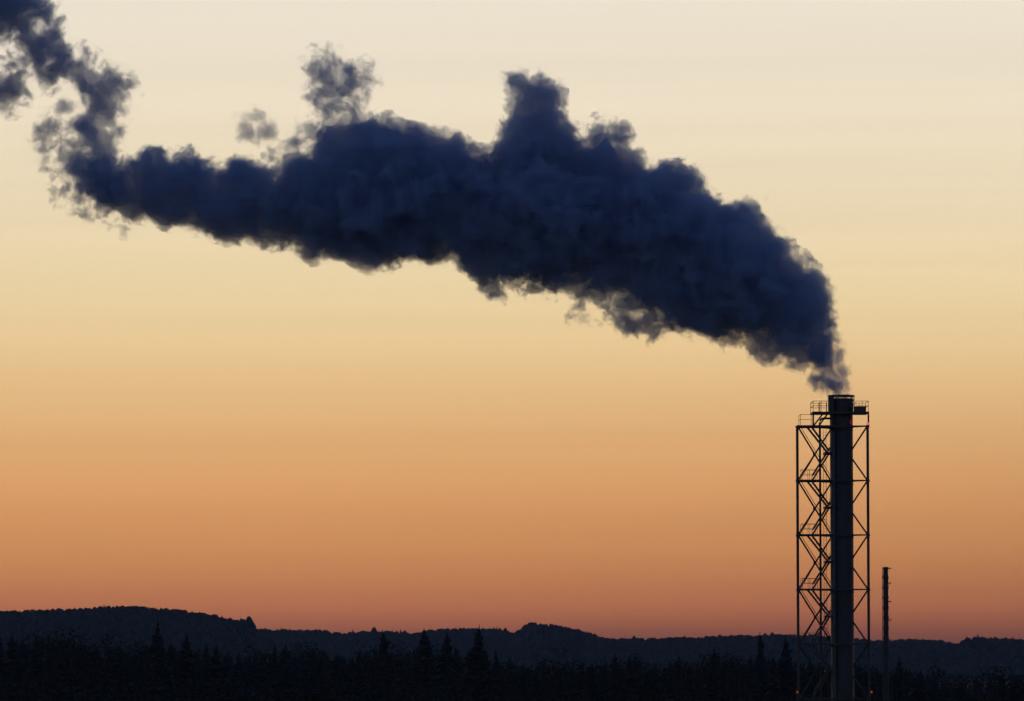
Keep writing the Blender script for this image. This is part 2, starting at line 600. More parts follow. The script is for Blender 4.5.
# stair flights and landings, bay by bay
ysA, ysB = YT - 2.1, YT + 0.2
for i in range(6):
    zt0 = lv[i]
    zm = zt0 - 3.63
    zt1 = lv[i + 1]
    xa0, xa1 = xt(806.0), xt(826.0)
    fb = MB()                                            # upper flight: down to the right
    for yy in (ysA - 0.4, ysA + 0.4):
        fb.tube([(xa0, yy, zt0), (xa1, yy, zm + 0.1)], 0.14, 4)
    n = 15
    for k in range(1, n):
        f = k / n
        fb.box((xa0 + (xa1 - xa0) * f - 0.11, ysA - 0.42, zt0 + (zm - zt0) * f - 0.02), (xa0 + (xa1 - xa0) * f + 0.11, ysA + 0.42, zt0 + (zm - zt0) * f + 0.02))
    fl = fb.build("stair_flight", M["steel"], tower)
    hb = MB()
    for yy in (ysA - 0.4, ysA + 0.4):
        hb.tube([(xt(811.2), yy, zt0 - 0.12), (xt(828.4), yy, zm + 0.2)], 0.125 if yy < ysA else 0.09, 6)
        for k in range(1, 5):
            f = k / 5
            q = Vector((xa0 + (xa1 - xa0) * f, yy, zt0 + (zm - zt0) * f))
            hb.bar(q, q + Vector((0.35, 0, 0.42)), 0.022)
    hb.build("handrail", M["steel"], fl)
    xb0, xb1 = xt(829.8), xt(812.0)
    f2 = MB()                                            # lower flight: back down to the left
    for yy in (ysB - 0.4, ysB + 0.4):
        f2.tube([(xb0, yy, zm), (xb1, yy, zt1)], 0.14, 4)
    for k in range(1, n):
        f = k / n
        f2.box((xb0 + (xb1 - xb0) * f - 0.11, ysB - 0.42, zm + (zt1 - zm) * f - 0.02), (xb0 + (xb1 - xb0) * f + 0.11, ysB + 0.42, zm + (zt1 - zm) * f + 0.02))
    fl2 = f2.build("stair_flight", M["steel"], tower)
    hb = MB()
    for yy in (ysB - 0.4, ysB + 0.4):
        hb.tube([(xb0 + 0.1, yy, zm + 0.0 + 0.8), (xb1 + 0.1, yy, zt1 + 0.8)], 0.11, 6)
        for k in range(0, 5):
            f = k / 4
            hb.bar((xb0 + (xb1 - xb0) * f, yy, zm + (zt1 - zm) * f), (xb0 + (xb1 - xb0) * f + 0.06, yy, zm + (zt1 - zm) * f + 0.78), 0.025)
    hb.build("handrail", M["steel"], fl2)
    lb = MB()
    lb.box((xt(823.6), ysA - 0.5, zm - 0.22), (xt(830.2), ysB + 0.5, zm + 0.07))
    ld = lb.build("landing", M["steel"], tower)
    rb = MB()
    rail_run(rb, [(xt(829.8), ysA - 0.4, zm + 0.07), (xt(829.8), ysB + 0.4, zm + 0.07)], 1.1)
    rb.build("railing", M["rail"], ld)

# decks at each level on the left with thin yellow railings
for i in range(0, 5):
    zz = lv[i]
    db = MB()
    db.box((LX + 0.1, YT - 2.7, zz - 0.10), (xt(829.5), YT + 1.0, zz + 0.10))
    dk = db.build("deck", M["steel"], tower)
    rb = MB()
    if i == 0:
        rail_run(rb, [(xt(810.5), YT - 2.6, zz + 0.1), (xt(799.8), YT - 2.6, zz + 0.1), (xt(799.8), YT + 0.9, zz + 0.1)], 1.52, r=0.042)
    else:
        rail_run(rb, [(xt(816.0), YT - 2.6, zz + 0.1), (xt(801.0), YT - 2.6, zz + 0.1), (xt(801.0), YT + 0.9, zz + 0.1), (xt(816.0), YT + 0.9, zz + 0.1)], 1.45, r=0.034)
    rb.build("railing", M["rail"], dk)

# top platform round the mouth of the stack
zu = zt(413.2)
PL, PR = xt(811.2, 413), xt(867.6, 413)
pb = MB()
pb.box((PL, YT - 2.6, zu - 0.11), (PR, YT + 2.6, zu + 0.09))
pb.box((PL, YT - 2.68, zu - 0.22), (PR, YT - 2.5, zu + 0.02))
tp = pb.build("top_platform", M["steel"], tower)
b = MB()
for (x) in (PL + 0.1, PR - 0.1):
    b = MB()
    b.tube([(x, YT - 2.5, lv[0] - 0.1), (x, YT - 2.5, zu - 0.1)], 0.12, 6)
    b.build("platform_post", M["steel"], tp)
b = MB()
for (xa, xb) in ((812.5, 822.8), (818.0, 827.5)):
    for yy in (YT - 1.9, YT - 1.1):
        b.tube([(xt(xa, 425), yy, lv[0] + 0.1), (xt(xb, 413), yy, zu - 0.05)], 0.13, 4)
for k in range(1, 9):
    f = k / 9
    x = xt(812.5, 425) * (1 - f) + xt(822.8, 413) * f
    b.box((x - 0.1, YT - 1.92, lv[0] + (zu - lv[0]) * f - 0.02), (x + 0.12, YT - 1.08, lv[0] + (zu - lv[0]) * f + 0.02))
b.build("stair_flight", M["steel"], tower)
rb = MB()
rail_run(rb, [(xt(828, 413), YT - 2.55, zu + 0.09), (PL + 0.1, YT - 2.55, zu + 0.09), (PL + 0.1, YT + 2.55, zu + 0.09), (xt(828, 413), YT + 2.55, zu + 0.09)], 1.46, r=0.046)
rb.build("railing", M["rail"], tp)
rb = MB()
rail_run(rb, [(xt(854.5, 413), YT - 2.55, zu + 0.09), (PR - 0.1, YT - 2.55, zu + 0.09), (PR - 0.1, YT + 2.55, zu + 0.09), (xt(854.5, 413), YT + 2.55, zu + 0.09)], 1.46, r=0.042)
rb.build("railing", M["rail"], tp)
for x in (818.6, 825.2):
    rb = MB()
    rb.bar((xt(x, 410), YT - 2.4, zu), (xt(x, 410), YT - 2.4, zu + 1.46), 0.08)
    rb.build("platform_mast", M["steel"], tp)
rb = MB()
x0, x1 = xt(827.8, 404), xt(833.2, 404)
rb.box((x0, YT - 1.7, zt(412)), (x1, YT - 0.6, zt(396.6)))
rb.box((x0 - 0.03, YT - 1.73, zt(404)), (x1 + 0.03, YT - 0.57, zt(403.2)))
rb.build("ladder_housing", M["steel"], tp)
cb = MB()
x0, x1 = xt(854.2, 410), xt(865.0, 410)
cb.box((x0, YT - 1.9, zu + 0.09), (x1, YT + 1.2, zu + 0.80))
cb.box((x0 - 0.05, YT - 1.95, zu + 0.80), (x1 + 0.05, YT + 1.25, zu + 0.86))
cb.box((x0 + 0.3, YT - 1.93, zu + 0.2), (x0 + 0.68, YT - 1.9, zu + 0.7))
cb.build("equipment_box", M["steel"], tp)


def lamp(px, py, Y, mat, r=0.16, parent=tower, name="warning_lamp_or_glow", tall=1.0):
    p = at(px, py, Y)
    m = MB()
    prof = [(0.02, p.z - r * tall), (r * 0.8, p.z - r * 0.7 * tall), (r, p.z), (r * 0.8, p.z + r * 0.75 * tall), (0.02, p.z + r * tall)]
    m.lathe(prof, (p.x, p.y), 14)
    l = m.build(name, mat, parent, True)
    k = MB()
    k.box((p.x - 0.08, p.y + r * 0.4, p.z - r - 0.14), (p.x + 0.08, p.y + r + 0.3, p.z - r + 0.03))
    k.build("lamp_bracket", M["steel"], l)
    return l


lamp(796.2, 424.8, YF - 0.3, M["pale"], 0.15)
lamp(867.6, 423.6, YF - 0.3, M["red"], 0.20)
l3 = lamp(851.0, 422.3, YT - 1.62, M["crimson"], 0.17, tall=1.9)  # no lamp: the red-lit streak of the shell, put in as a tall glow
lamp(797.4, 692.0, YF - 0.35, M["red_dim"], 0.17)
lamp(871.6, 692.0, YF - 0.35, M["red_dim"], 0.17)
b = MB()                                  # outrigger for the lower right lamp
pz = at(871.6, 692, YF).z - 0.2
b.bar((RX, YF, pz), (at(871.6, 692, YF).x, YF - 0.05, pz), 0.05)
b.build("lamp_outrigger", M["steel"], tower)

# ------------------------------------------------------------------ slender chimney beside the tower
YC = 640.0
C0 = at(885.6, 567, YC)
ch = empty("slender_chimney", (C0.x, YC, 0))
tag(ch, "thin dark metal chimney with short side brackets, right of the lattice tower", "chimney")
bpy.context.view_layer.update()
b = MB()
prof = [(0.55, 0), (0.55, 0.4), (0.38, 0.5)]
z = 0.5
while z < C0.z - 1.6:
    z += 1.5
    prof += [(0.38, z - 0.22), (0.45, z - 0.2), (0.45, z + 0.16), (0.38, z + 0.18)]
prof += [(0.345, C0.z - 0.35), (0.43, C0.z - 0.3), (0.43, C0.z), (0.3, C0.z), (0.3, C0.z - 1), (0.02, C0.z - 1)]
b.lathe(prof, (C0.x, YC), 20)
b.build("flue", M["rust"], ch)
for py in (568.3, 583, 601.5, 620, 640):
    p = at(888.6, py, YC)
    k = MB()
    k.box((C0.x + 0.3, YC - 0.25, p.z - 0.07), (C0.x + 0.82, YC + 0.25, p.z + 0.07))
    k.bar((C0.x + 0.33, YC, p.z - 0.42), (C0.x + 0.7, YC, p.z - 0.04), 0.03)
    k.build("bracket", M["rust"], ch)
k = MB()
for s_ in (-0.2, 0.2):
    k.bar((C0.x - 0.50, YC + s_, 1.0), (C0.x - 0.50, YC + s_, C0.z - 0.2), 0.04)
z = 1.2
while z < C0.z - 0.4:
    k.bar((C0.x - 0.50, YC - 0.2, z), (C0.x - 0.50, YC + 0.2, z), 0.02)
    if int(z / 0.3) % 6 == 0:
        k.bar((C0.x - 0.50, YC, z), (C0.x - 0.3, YC, z), 0.04)
    z += 0.3
k.build("ladder", M["rust"], ch)

# ------------------------------------------------------------------ transmission pylon over the treetops
YP = 1050.0
P0 = at(560, 650, YP)
mpp = YP / FPX
py_ = empty("transmission_pylon", (P0.x, YP, 0))
tag(py_, "faint Y shaped lattice power pylon rising from the dark treetops", "pylon")
bpy.context.view_layer.update()


def lattice(mb, pts0, pts1, w0, w1, n, r):
    a, b = Vector(pts0), Vector(pts1)
    prev = None
    for k in range(n + 1):
        f = k / n
        c = a.lerp(b, f)
        w = w0 * (1 - f) + w1 * f
        q = [c + Vector((sx * w / 2, sy * w / 2, 0)) for sx, sy in ((-1, -1), (1, -1), (1, 1), (-1, 1))]
        if prev:
            for i in range(4):
                mb.bar(prev[i], q[i], r)
                mb.bar(prev[i], q[(i + 1) % 4], r * 0.6)
                mb.bar(q[i], q[(i + 1) % 4], r * 0.6)
        prev = q


zw = at(560, 658, YP).z
ztp = at(560, 648.5, YP).z
b = MB()
lattice(b, (P0.x, YP, 0), (P0.x, YP, zw), 3.6, 1.1, 8, 0.13)
b.build("mast", M["steel"], py_)
for sx in (-1, 1):
    b = MB()
    lattice(b, (P0.x + sx * 0.3, YP, zw), (P0.x + sx * 6.2 * mpp, YP, ztp), 0.9, 0.8, 4, 0.2)
    b.build("arm", M["steel"], py_)
b = MB()
b.bar((P0.x - 11 * mpp, YP, ztp), (P0.x + 11 * mpp, YP, ztp), 0.2)
b.bar((P0.x - 11 * mpp, YP, ztp), (P0.x - 6.2 * mpp, YP, ztp + 0.5), 0.09)
b.bar((P0.x + 11 * mpp, YP, ztp), (P0.x + 6.2 * mpp, YP, ztp + 0.5), 0.09)
b.build("crossarm", M["steel"], py_)
zl = at(560, 663, YP).z
b = MB()
b.bar((P0.x - 16 * mpp, YP, zl), (P0.x + 14 * mpp, YP, zl), 0.16)
b.build("crossarm", M["steel"], py_)

# ------------------------------------------------------------------ near trees
def spruce_meshes(seed, width):
    """crown and trunk of a unit-height spruce"""
    rd = random.Random(seed)
    c = MB()
    nw = 40
    lean = rd.random() * 6.28
    for i in range(nw):
        t = i / (nw - 1)
        z = 0.10 + 0.87 * t
        rad = width * (1 - t) ** 0.72 * rd.uniform(0.62, 1.25) + 0.010
        nb = max(6, int(10 * (1 - t) + 5))
        a0 = rd.random() * 6.28
        for k in range(nb):
            a = a0 + 2 * math.pi * k / nb + rd.uniform(-.25, .25)
            l = rad * rd.uniform(0.5, 1.25) * (1 + 0.3 * math.cos(a - lean + 3 * t))
            drop = l * rd.uniform(0.15, 0.5)
            wdt = l * rd.uniform(0.26, 0.44) + 0.006
            ca, sa = math.cos(a), math.sin(a)
            b0 = Vector((0, 0, z + 0.012))
            tip = Vector((ca * l, sa * l, z - drop + l * 0.15))
            mid = Vector((ca * l * 0.55, sa * l * 0.55, z - drop * 0.45))
            sd = Vector((-sa, ca, 0)) * wdt
            hang = Vector((0, 0, -0.018 - l * 0.22))
            c.add([b0, mid + sd + hang * .4, tip, mid - sd + hang * .4, mid + hang, mid + Vector((0, 0, 0.008))],
                  [(0, 1, 5), (1, 2, 5), (2, 3, 5), (3, 0, 5), (0, 4, 1), (1, 4, 2), (2, 4, 3), (3, 4, 0)])
    c.tube([(0, 0, 0.9), (0.002, 0, 1.0)], 0.006, 4, [0.010, 0.002])
    t_ = MB()
    t_.tube([(0, 0, -0.02), (0.003, 0, 0.4), (0, 0.002, 0.96)], 0.02, 7, [0.022, 0.014, 0.003])
    return c, t_


def broad_meshes(seed, width):
    """bushy crown of many leaf clumps on a forked trunk"""
    rd = random.Random(seed)
    c, t_ = MB(), MB()
    t_.tube([(0, 0, -0.02), (0.004, 0, 0.35), (0, 0, 0.55)], 0.02, 7, [0.028, 0.02, 0.012])
    cl = []
    for k in range(24):
        a = rd.random() * 6.28
        z = rd.uniform(0.32, 0.95)
        prof = width * math.sqrt(max(0.02, 1 - ((z - 0.58) / 0.42) ** 2))
        l = prof * rd.uniform(0.5, 0.95)
        p = Vector((math.cos(a) * l, math.sin(a) * l, z))
        cl.append(p)
        t_.tube([(0, 0, 0.25 + 0.3 * rd.random()), p.lerp(Vector((0, 0, z - .1)), 0.4), p], 0.01, 5, [0.010, 0.006, 0.003])
    for p in cl:
        for j in range(85):
            g3 = [max(-1.5, min(1.5, rd.gauss(0, 0.9))) for _ in range(3)]
            q = p + Vector((g3[0], g3[1], g3[2] * 0.85)) * 0.055
            s = rd.uniform(0.007, 0.016)
            n = Vector((rd.gauss(0, 1), rd.gauss(0, 1), rd.gauss(0, 1))).normalized()
            u = n.orthogonal().normalized() * s
            v = n.cross(u).normalized() * s * 0.7
            c.add([q - u, q - v, q + u, q + v], [(0, 1, 2, 3)])
    return c, t_


PROTO = {}
for i, w in enumerate((0.16, 0.19, 0.22, 0.14, 0.25)):
    PROTO["s%d" % i] = spruce_meshes(100 + i, w)
for i, w in enumerate((0.30, 0.36, 0.26)):
    PROTO["b%d" % i] = broad_meshes(200 + i, w)
FIRST = {}


def plant(kind, px, py, Y, label, group=None, wide=1.0):
    tip = at(px, py, Y)
    conifer = kind[0] == "s"
    name, cat = ("spruce_tree", "tree") if conifer else ("broadleaf_tree", "tree")
    root = empty(name, (tip.x, Y, 0.0))
    h = tip.z
    root.scale = (h * wide, h * wide, h)
    root.rotation_euler = (0, 0, random.random() * 6.28)
    tag(root, label, cat, group)
    if kind not in FIRST:
        c, t_ = PROTO[kind]
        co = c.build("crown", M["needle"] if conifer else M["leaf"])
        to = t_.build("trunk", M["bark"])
        FIRST[kind] = (co, to)
    else:
        co, to = (q.copy() for q in FIRST[kind])
        col.objects.link(co)
        col.objects.link(to)
    co.parent = root
    to.parent = root
    return root


SPECIAL = [
    ("s0", 158, 619, 760, 0.85, "tallest spruce under the left hill, thin top reaching halfway up the slope"),
    ("s1", 187, 632.5, 780, 1.0, "pointed spruce just right of the tallest spruce under the left hill"),
    ("s3", 383, 630, 760, 1.15, "pointed spruce left of the spruce pair in the middle of the treeline"),
    ("s1", 424, 628, 770, 1.0, "slim spruce whose tip cuts the skyline, between two broader spruces"),
    ("s2", 447, 631, 790, 0.9, "ragged spruce with a split looking top beside a slim spruce"),
    ("s4", 479, 624.5, 740, 0.85, "broad tall spruce standing highest against the middle skyline"),
    ("s3", 760, 632, 800, 0.85, "thin spruce with a needle top left of the lattice tower"),
    ("s0", 785.5, 636, 780, 0.9, "spruce close to the left leg of the lattice tower"),
    ("s2", 899.5, 656, 820, 0.9, "small spruce just right of the thin chimney"),
    ("b0", 71, 630, 760, 0.9, "round topped tree in the treeline below the left hill"),
    ("b1", 1019, 659, 740, 0.9, "bushy round tree at the right edge of the treeline"),
    ("b2", 990, 668, 730, 1.1, "small bushy tree left of the round tree at the right edge"),
    ("s1", 714, 646, 820, 0.9, "short spruce standing apart between the pylon and the tower"),
    ("b0", 101, 637, 770, 1.0, "low bushy tree between the round topped tree and the tallest spruce"),
]
for (k, px, py, Y, wd, lab) in SPECIAL:
    plant(k, px, py, Y, lab, None, wd * (1.05 if k[0] == 's' else 1.0))

SKY = [(-60, 634), (0, 633), (30, 632), (60, 632), (84, 645), (100, 640), (120, 643), (145, 641), (165, 636), (178, 640), (200, 643), (220, 645), (245, 648),
       (270, 645), (300, 645), (330, 645), (347, 650), (368, 647), (395, 643), (407, 652), (420, 642), (435, 645), (455, 643), (463, 652), (480, 642), (495, 650),
       (510, 658), (530, 656), (545, 663), (560, 666), (575, 658), (600, 661), (612, 653), (640, 651), (655, 660), (680, 656), (700, 657), (720, 654), (745, 652),
       (770, 649), (785, 650), (800, 655), (840, 658), (875, 660), (905, 662), (925, 666), (960, 672), (980, 671), (1005, 675), (1024, 668), (1090, 664)]
sx_ = np.array([p[0] for p in SKY], float)
sy_ = np.array([p[1] for p in SKY], float)
x = -25
cnt = 0
while x < 1050:
    x += random.uniform(9, 15)
    py = float(np.interp(x, sx_, sy_)) + random.uniform(-2.0, 7.0)
    Y = random.uniform(720, 900)
    kind = random.choice(["s0", "s1", "s2", "s4", "s3", "s2", "s4", "b0", "b1", "b2"])
    if kind[0] == "s":
        lab, grp = "dark spruce of ordinary height in the black treeline below the hills", "ordinary spruces in the treeline"
    else:
        lab, grp = "dark bushy broadleaf tree of ordinary height in the black treeline below the hills", "ordinary broadleaf trees in the treeline"
    plant(kind, x, py, Y, lab, grp, random.uniform(0.8, 1.1))
    cnt += 1

# the closed wood below and between the single treetops reads as one black mass
fm = MB()
cr = [spruce_meshes(300 + i, w)[0] for i, w in enumerate((0.2, 0.25, 0.22))]
cr2 = [broad_meshes(310 + i, w)[0] for i, w in enumerate((0.34, 0.4))]


def thin(mb, keep):
    return mb


allv, allf, off = [], [], 0
variants = [(np.array(c.v), c.f) for c in cr + cr2]
for row, (Y0, d0, d1) in enumerate([(1500, 4, 10), (1200, 4, 11), (1000, 5, 12), (905, 6, 13), (840, 9, 18), (780, 14, 24), (715, 22, 34), (660, 32, 44), (635, 40, 52)]):
    x = -40.0
    while x < 1065:
        x += random.uniform(13, 21)
        Y = Y0 + random.uniform(-25, 25)
        if abs(x - 842) < 60 and Y < 655: 
            continue
        py = float(np.interp(x, sx_, sy_)) + random.uniform(d0, d1)
        tip = at(x, py, Y)
        V, F = variants[random.choice([0, 1, 2, 0, 1, 2, 3, 4])]
        a = random.random() * 6.28
        c_, s_ = math.cos(a), math.sin(a)
        h = tip.z
        w = h * 1.15
        Q = np.stack([tip.x + (V[:, 0] * c_ - V[:, 1] * s_) * w, Y + (V[:, 0] * s_ + V[:, 1] * c_) * w, V[:, 2] * h], 1)
        allv.append(Q)
        allf += [tuple(i + off for i in f) for f in F]
        off += len(V)
fm.v = [tuple(p) for p in np.concatenate(allv).tolist()]
fm.f = allf
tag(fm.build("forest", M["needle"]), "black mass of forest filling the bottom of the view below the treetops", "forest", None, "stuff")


# ------------------------------------------------------------------ smoke
def seg_dist(P, poly):
    A = np.array(poly, float)
    B = np.roll(A, -1, axis=0)
    d = np.full(len(P), 1e9)
    for a, b in zip(A, B):
        ab = b - a
        t = np.clip(((P - a) @ ab) / max(1e-9, ab @ ab), 0, 1)
        q = a + t[:, None] * ab
        d = np.minimum(d, np.hypot(*(P - q).T))
    return d


def inside(P, poly):
    A = np.array(poly, float)
    B = np.roll(A, -1, axis=0)
    c = np.zeros(len(P), bool)
    for a, b in zip(A, B):
        cond = (a[1] > P[:, 1]) != (b[1] > P[:, 1])
        xi = (b[0] - a[0]) * (P[:, 1] - a[1]) / (b[1] - a[1] + 1e-12) + a[0]
        c ^= cond & (P[:, 0] < xi)
    return c


def depth(px):
    return YT + (840 - px) * 0.035


def puffs_for(poly, holes=(), rmax=60, rmin=2.5, n=260, flat=1.0, grow=1.5, step=3.0):
    A = np.array(poly, float)
    x0, y0 = A.min(0)
    x1, y1 = A.max(0)
    gx, gy = np.meshgrid(np.arange(x0, x1, step), np.arange(y0, y1, step))
    P = np.stack([gx.ravel(), gy.ravel()], 1)
    P = P[inside(P, poly)]
    D = seg_dist(P, poly)
    for (hx, hy, hr) in holes:
        D = np.minimum(D, np.hypot(P[:, 0] - hx, P[:, 1] - hy) - hr)
    ok = D > rmin * 0.6
    P, D = P[ok], D[ok]
    out = []
    covered = np.zeros(len(P), bool)
    # big inner puffs first (greedy cover), then small ones hugging the outline
    order = np.argsort(-D)
    for i in order:
        if covered[i]:
            continue
        r = min(D[i], rmax)
        if r < rmin: continue
        out.append((P[i, 0], P[i, 1], r, 0.0))
        covered |= np.hypot(*(P - P[i]).T) < r * 0.72
    edge = np.where(D < 16)[0]
    rng.shuffle(edge)
    for i in edge[:n]:
        p, r = P[i], min(D[i] + 0.5, 12)
        near = np.hypot(*(P - p).T)
        Rl = D[near < D].max() if (near < D).any() else r
        s_ = math.sqrt(max(0.0, Rl ** 2 - (Rl - r) ** 2))
        out.append((p[0], p[1], r, rng.uniform(-1, 1) * s_ * 0.85))
    # and puffs on the near and far sides of the body
    for i in rng.permutation(len(P))[:n]:
        p = P[i]
        near = np.hypot(*(P - p).T)
        m = near < D
        Rl = D[m].max() if m.any() else D[i]
        r = min(D[i], rng.uniform(6, 16))
        dd = near[m & (D == Rl)].min() if m.any() else 0
        s_ = math.sqrt(max(0.0, Rl ** 2 - min(Rl, dd) ** 2))
        out.append((p[0], p[1], r, rng.choice((-1, 1)) * max(0, s_ - r * 0.6)))
    return [(a, b, r + grow, s_ * flat) for a, b, r, s_ in out]


ico = bmesh.new()
bmesh.ops.create_icosphere(ico, subdivisions=2, radius=1.0)
ICOV = np.array([v.co[:] for v in ico.verts])
ICOF = [tuple(v.index for v in f.verts) for f in ico.faces]
ico.free()


def smoke_material(name, K, amp, lo, hi, scale, detail=7.0, rough=0.62, vor=0.0, color=(0.61, 0.71, 0.89), warp=0.25):
    m = new_mat(name)
    t = m.node_tree
    lk = t.links
    at_ = N(t, "ShaderNodeAttribute")
    at_.attribute_name = "density"
    ge = N(t, "ShaderNodeNewGeometry")
    nz = N(t, "ShaderNodeTexNoise", in_Scale=scale, in_Detail=detail, in_Roughness=rough, in_Distortion=warp)
    lk.new(ge.outputs["Position"], nz.inputs["Vector"])
    sub = N(t, "ShaderNodeMath", operation="SUBTRACT")
    lk.new(nz.outputs[0], sub.inputs[0])
    sub.inputs[1].default_value = 0.5
    ma = N(t, "ShaderNodeMath", operation="MULTIPLY_ADD")
    lk.new(sub.outputs[0], ma.inputs[0])
    ma.inputs[1].default_value = amp
    lk.new(at_.outputs["Fac"], ma.inputs[2])
    last = ma
    if vor:
        vo = N(t, "ShaderNodeTexVoronoi", in_Scale=0.62, in_Detail=1.0)
        wz = N(t, "ShaderNodeTexNoise", in_Scale=0.5, in_Detail=2.0)
        lk.new(ge.outputs["Position"], wz.inputs["Vector"])
        wa = N(t, "ShaderNodeVectorMath", operation="MULTIPLY_ADD")
        lk.new(wz.outputs["Color"], wa.inputs[0])
        wa.inputs[1].default_value = (2.2, 2.2, 2.2)
        lk.new(ge.outputs["Position"], wa.inputs[2])
        lk.new(wa.outputs[0], vo.inputs["Vector"])
        v2 = N(t, "ShaderNodeMath", operation="MULTIPLY_ADD")
        lk.new(vo.outputs["Distance"], v2.inputs[0])
        v2.inputs[1].default_value = -vor
        lk.new(ma.outputs[0], v2.inputs[2])
        last = v2
    mr = N(t, "ShaderNodeMapRange", clamp=True, interpolation_type="SMOOTHSTEP")
    lk.new(last.outputs[0], mr.inputs[0])
    mr.inputs[1].default_value = lo
    mr.inputs[2].default_value = hi
    mr.inputs[3].default_value = 0.0
    mr.inputs[4].default_value = K
    # nothing outside the body
    gt = N(t, "ShaderNodeMath", operation="GREATER_THAN")
    lk.new(at_.outputs["Fac"], gt.inputs[0])
    gt.inputs[1].default_value = 0.001
    mu = N(t, "ShaderNodeMath", operation="MULTIPLY")
    lk.new(mr.outputs[0], mu.inputs[0])
    lk.new(gt.outputs[0], mu.inputs[1])
    pv = N(t, "ShaderNodeVolumePrincipled")
    pv.inputs["Density Attribute"].default_value = ""
    pv.inputs["Color"].default_value = (*color, 1)
    pv.inputs["Anisotropy"].default_value = 0.3
    lk.new(mu.outputs[0], pv.inputs["Density"])
    o = N(t, "ShaderNodeOutputMaterial")
    lk.new(pv.outputs[0], o.inputs["Volume"])
    return m


veil = new_mat("smoke_veil")
t = veil.node_tree
pv = N(t, "ShaderNodeVolumePrincipled")
pv.inputs["Color"].default_value = (0.66, 0.79, 0.97, 1)
pv.inputs["Density"].default_value = 0.0015
o = N(t, "ShaderNodeOutputMaterial")
t.links.new(pv.outputs[0], o.inputs["Volume"])


def smoke_nodes(name, hull, mat, voxel, band):
    ng = bpy.data.node_groups.new(name, "GeometryNodeTree")
    ng.interface.new_socket("Geometry", in_out="INPUT", socket_type="NodeSocketGeometry")
    ng.interface.new_socket("Geometry", in_out="OUTPUT", socket_type="NodeSocketGeometry")
    go = ng.nodes.new("NodeGroupOutput")
    oi = ng.nodes.new("GeometryNodeObjectInfo")
    oi.transform_space = "RELATIVE"
    oi.inputs["Object"].default_value = hull
    mv = ng.nodes.new("GeometryNodeMeshToVolume")
    mv.resolution_mode = "VOXEL_SIZE"
    mv.inputs["Voxel Size"].default_value = voxel
    mv.inputs["Interior Band Width"].default_value = band
    mv.inputs["Density"].default_value = 1.0
    sm = ng.nodes.new("GeometryNodeSetMaterial")
    sm.inputs["Material"].default_value = mat
    ng.links.new(oi.outputs["Geometry"], mv.inputs["Mesh"])
    ng.links.new(mv.outputs[0], sm.inputs[0])
    ng.links.new(sm.outputs[0], go.inputs[0])
    return ng


def smoke_body(name, puffs, mat, voxel=0.42, band=4.0, parent=None, remesh=0.5):
    """a thin veil (mesh) round the real body of smoke (volume)"""
    V, F, off = [], [], 0
    for (px, py, r, s_) in puffs:
        c = at(px, py, depth(px) + s_ * 0.139)
        rr = r * 0.139 * c.y / YT
        V.append(ICOV * rr + np.array(c))
        F += [tuple(i + off for i in f) for f in ICOF]
        off += len(ICOV)
    me = bpy.data.meshes.new(name + "_puffs")
    me.from_pydata(np.concatenate(V).tolist(), [], F)
    hull = bpy.data.objects.new(name, me)
    col.objects.link(hull)
    rm = hull.modifiers.new("remesh", "REMESH")
    rm.mode = "VOXEL"
    rm.voxel_size = remesh
    dg = bpy.context.evaluated_depsgraph_get()
    dg.update()
    body = bpy.data.meshes.new_from_object(hull.evaluated_get(dg))
    hull.modifiers.clear()
    hull.data = body
    bpy.data.meshes.remove(me)
    body.name = name
    body.materials.clear()
    body.materials.append(veil)
    if parent:
        hull.parent = parent
    vd = bpy.data.volumes.new("smoke_body")
    vo = bpy.data.objects.new("smoke_body", vd)
    vd.materials.append(mat)
    col.objects.link(vo)
    vo.parent = hull
    gm = vo.modifiers.new("volume", "NODES")
    gm.node_group = smoke_nodes(name + "_volume", hull, mat, voxel, band)
    return hull


MAIN = [(829, 392), (818, 387), (812, 376), (806, 366), (796, 362), (781, 359), (766, 360), (754, 350), (742, 340), (723, 336), (708, 334), (696, 328), (685, 325), (675, 320),
        (664, 312), (650, 308), (640, 298), (625, 294), (605, 290), (590, 285), (568, 284), (556, 287), (534, 283), (517, 279), (500, 276), (485, 279), (476, 277), (470, 270), (462, 268),
        (454, 259), (438, 265), (418, 260), (400, 258), (388, 270), (366, 268), (348, 258), (336, 256), (316, 262), (298, 254), (278, 247), (262, 244), (236, 243), (200, 234), (168, 226),
        (136, 218), (110, 214), (92, 208), (84, 196), (84, 180), (96, 160), (120, 160), (134, 163), (146, 152), (160, 148), (172, 158), (185, 152), (196, 149), (204, 164), (220, 172),
        (232, 160), (240, 158), (252, 163), (262, 170), (272, 172), (282, 165), (289, 151), (298, 146), (306, 154), (316, 150), (326, 130), (336, 132), (342, 124), (374, 118), (388, 116),
        (398, 124), (426, 130), (446, 133), (460, 136), (470, 144), (482, 150), (496, 150), (500, 136), (506, 114), (511, 101), (504, 88), (502, 77), (517, 73), (534, 74), (551, 79),
        (562, 88), (565, 101), (562, 113), (573, 120), (578, 134), (588, 147), (597, 147), (588, 136), (586, 124), (598, 116), (613, 118), (626, 129), (635, 144), (643, 163), (652, 170),
        (662, 164), (675, 162), (690, 168), (700, 172), (708, 180), (714, 197), (728, 203), (742, 201), (754, 199), (765, 201), (764, 216), (773, 230), (785, 236), (794, 252), (806, 256),
        (811, 267), (825, 273), (831, 289), (834, 306), (834, 325), (830, 345), (834, 365), (838, 380), (844, 394), (838, 397), (831, 396)]
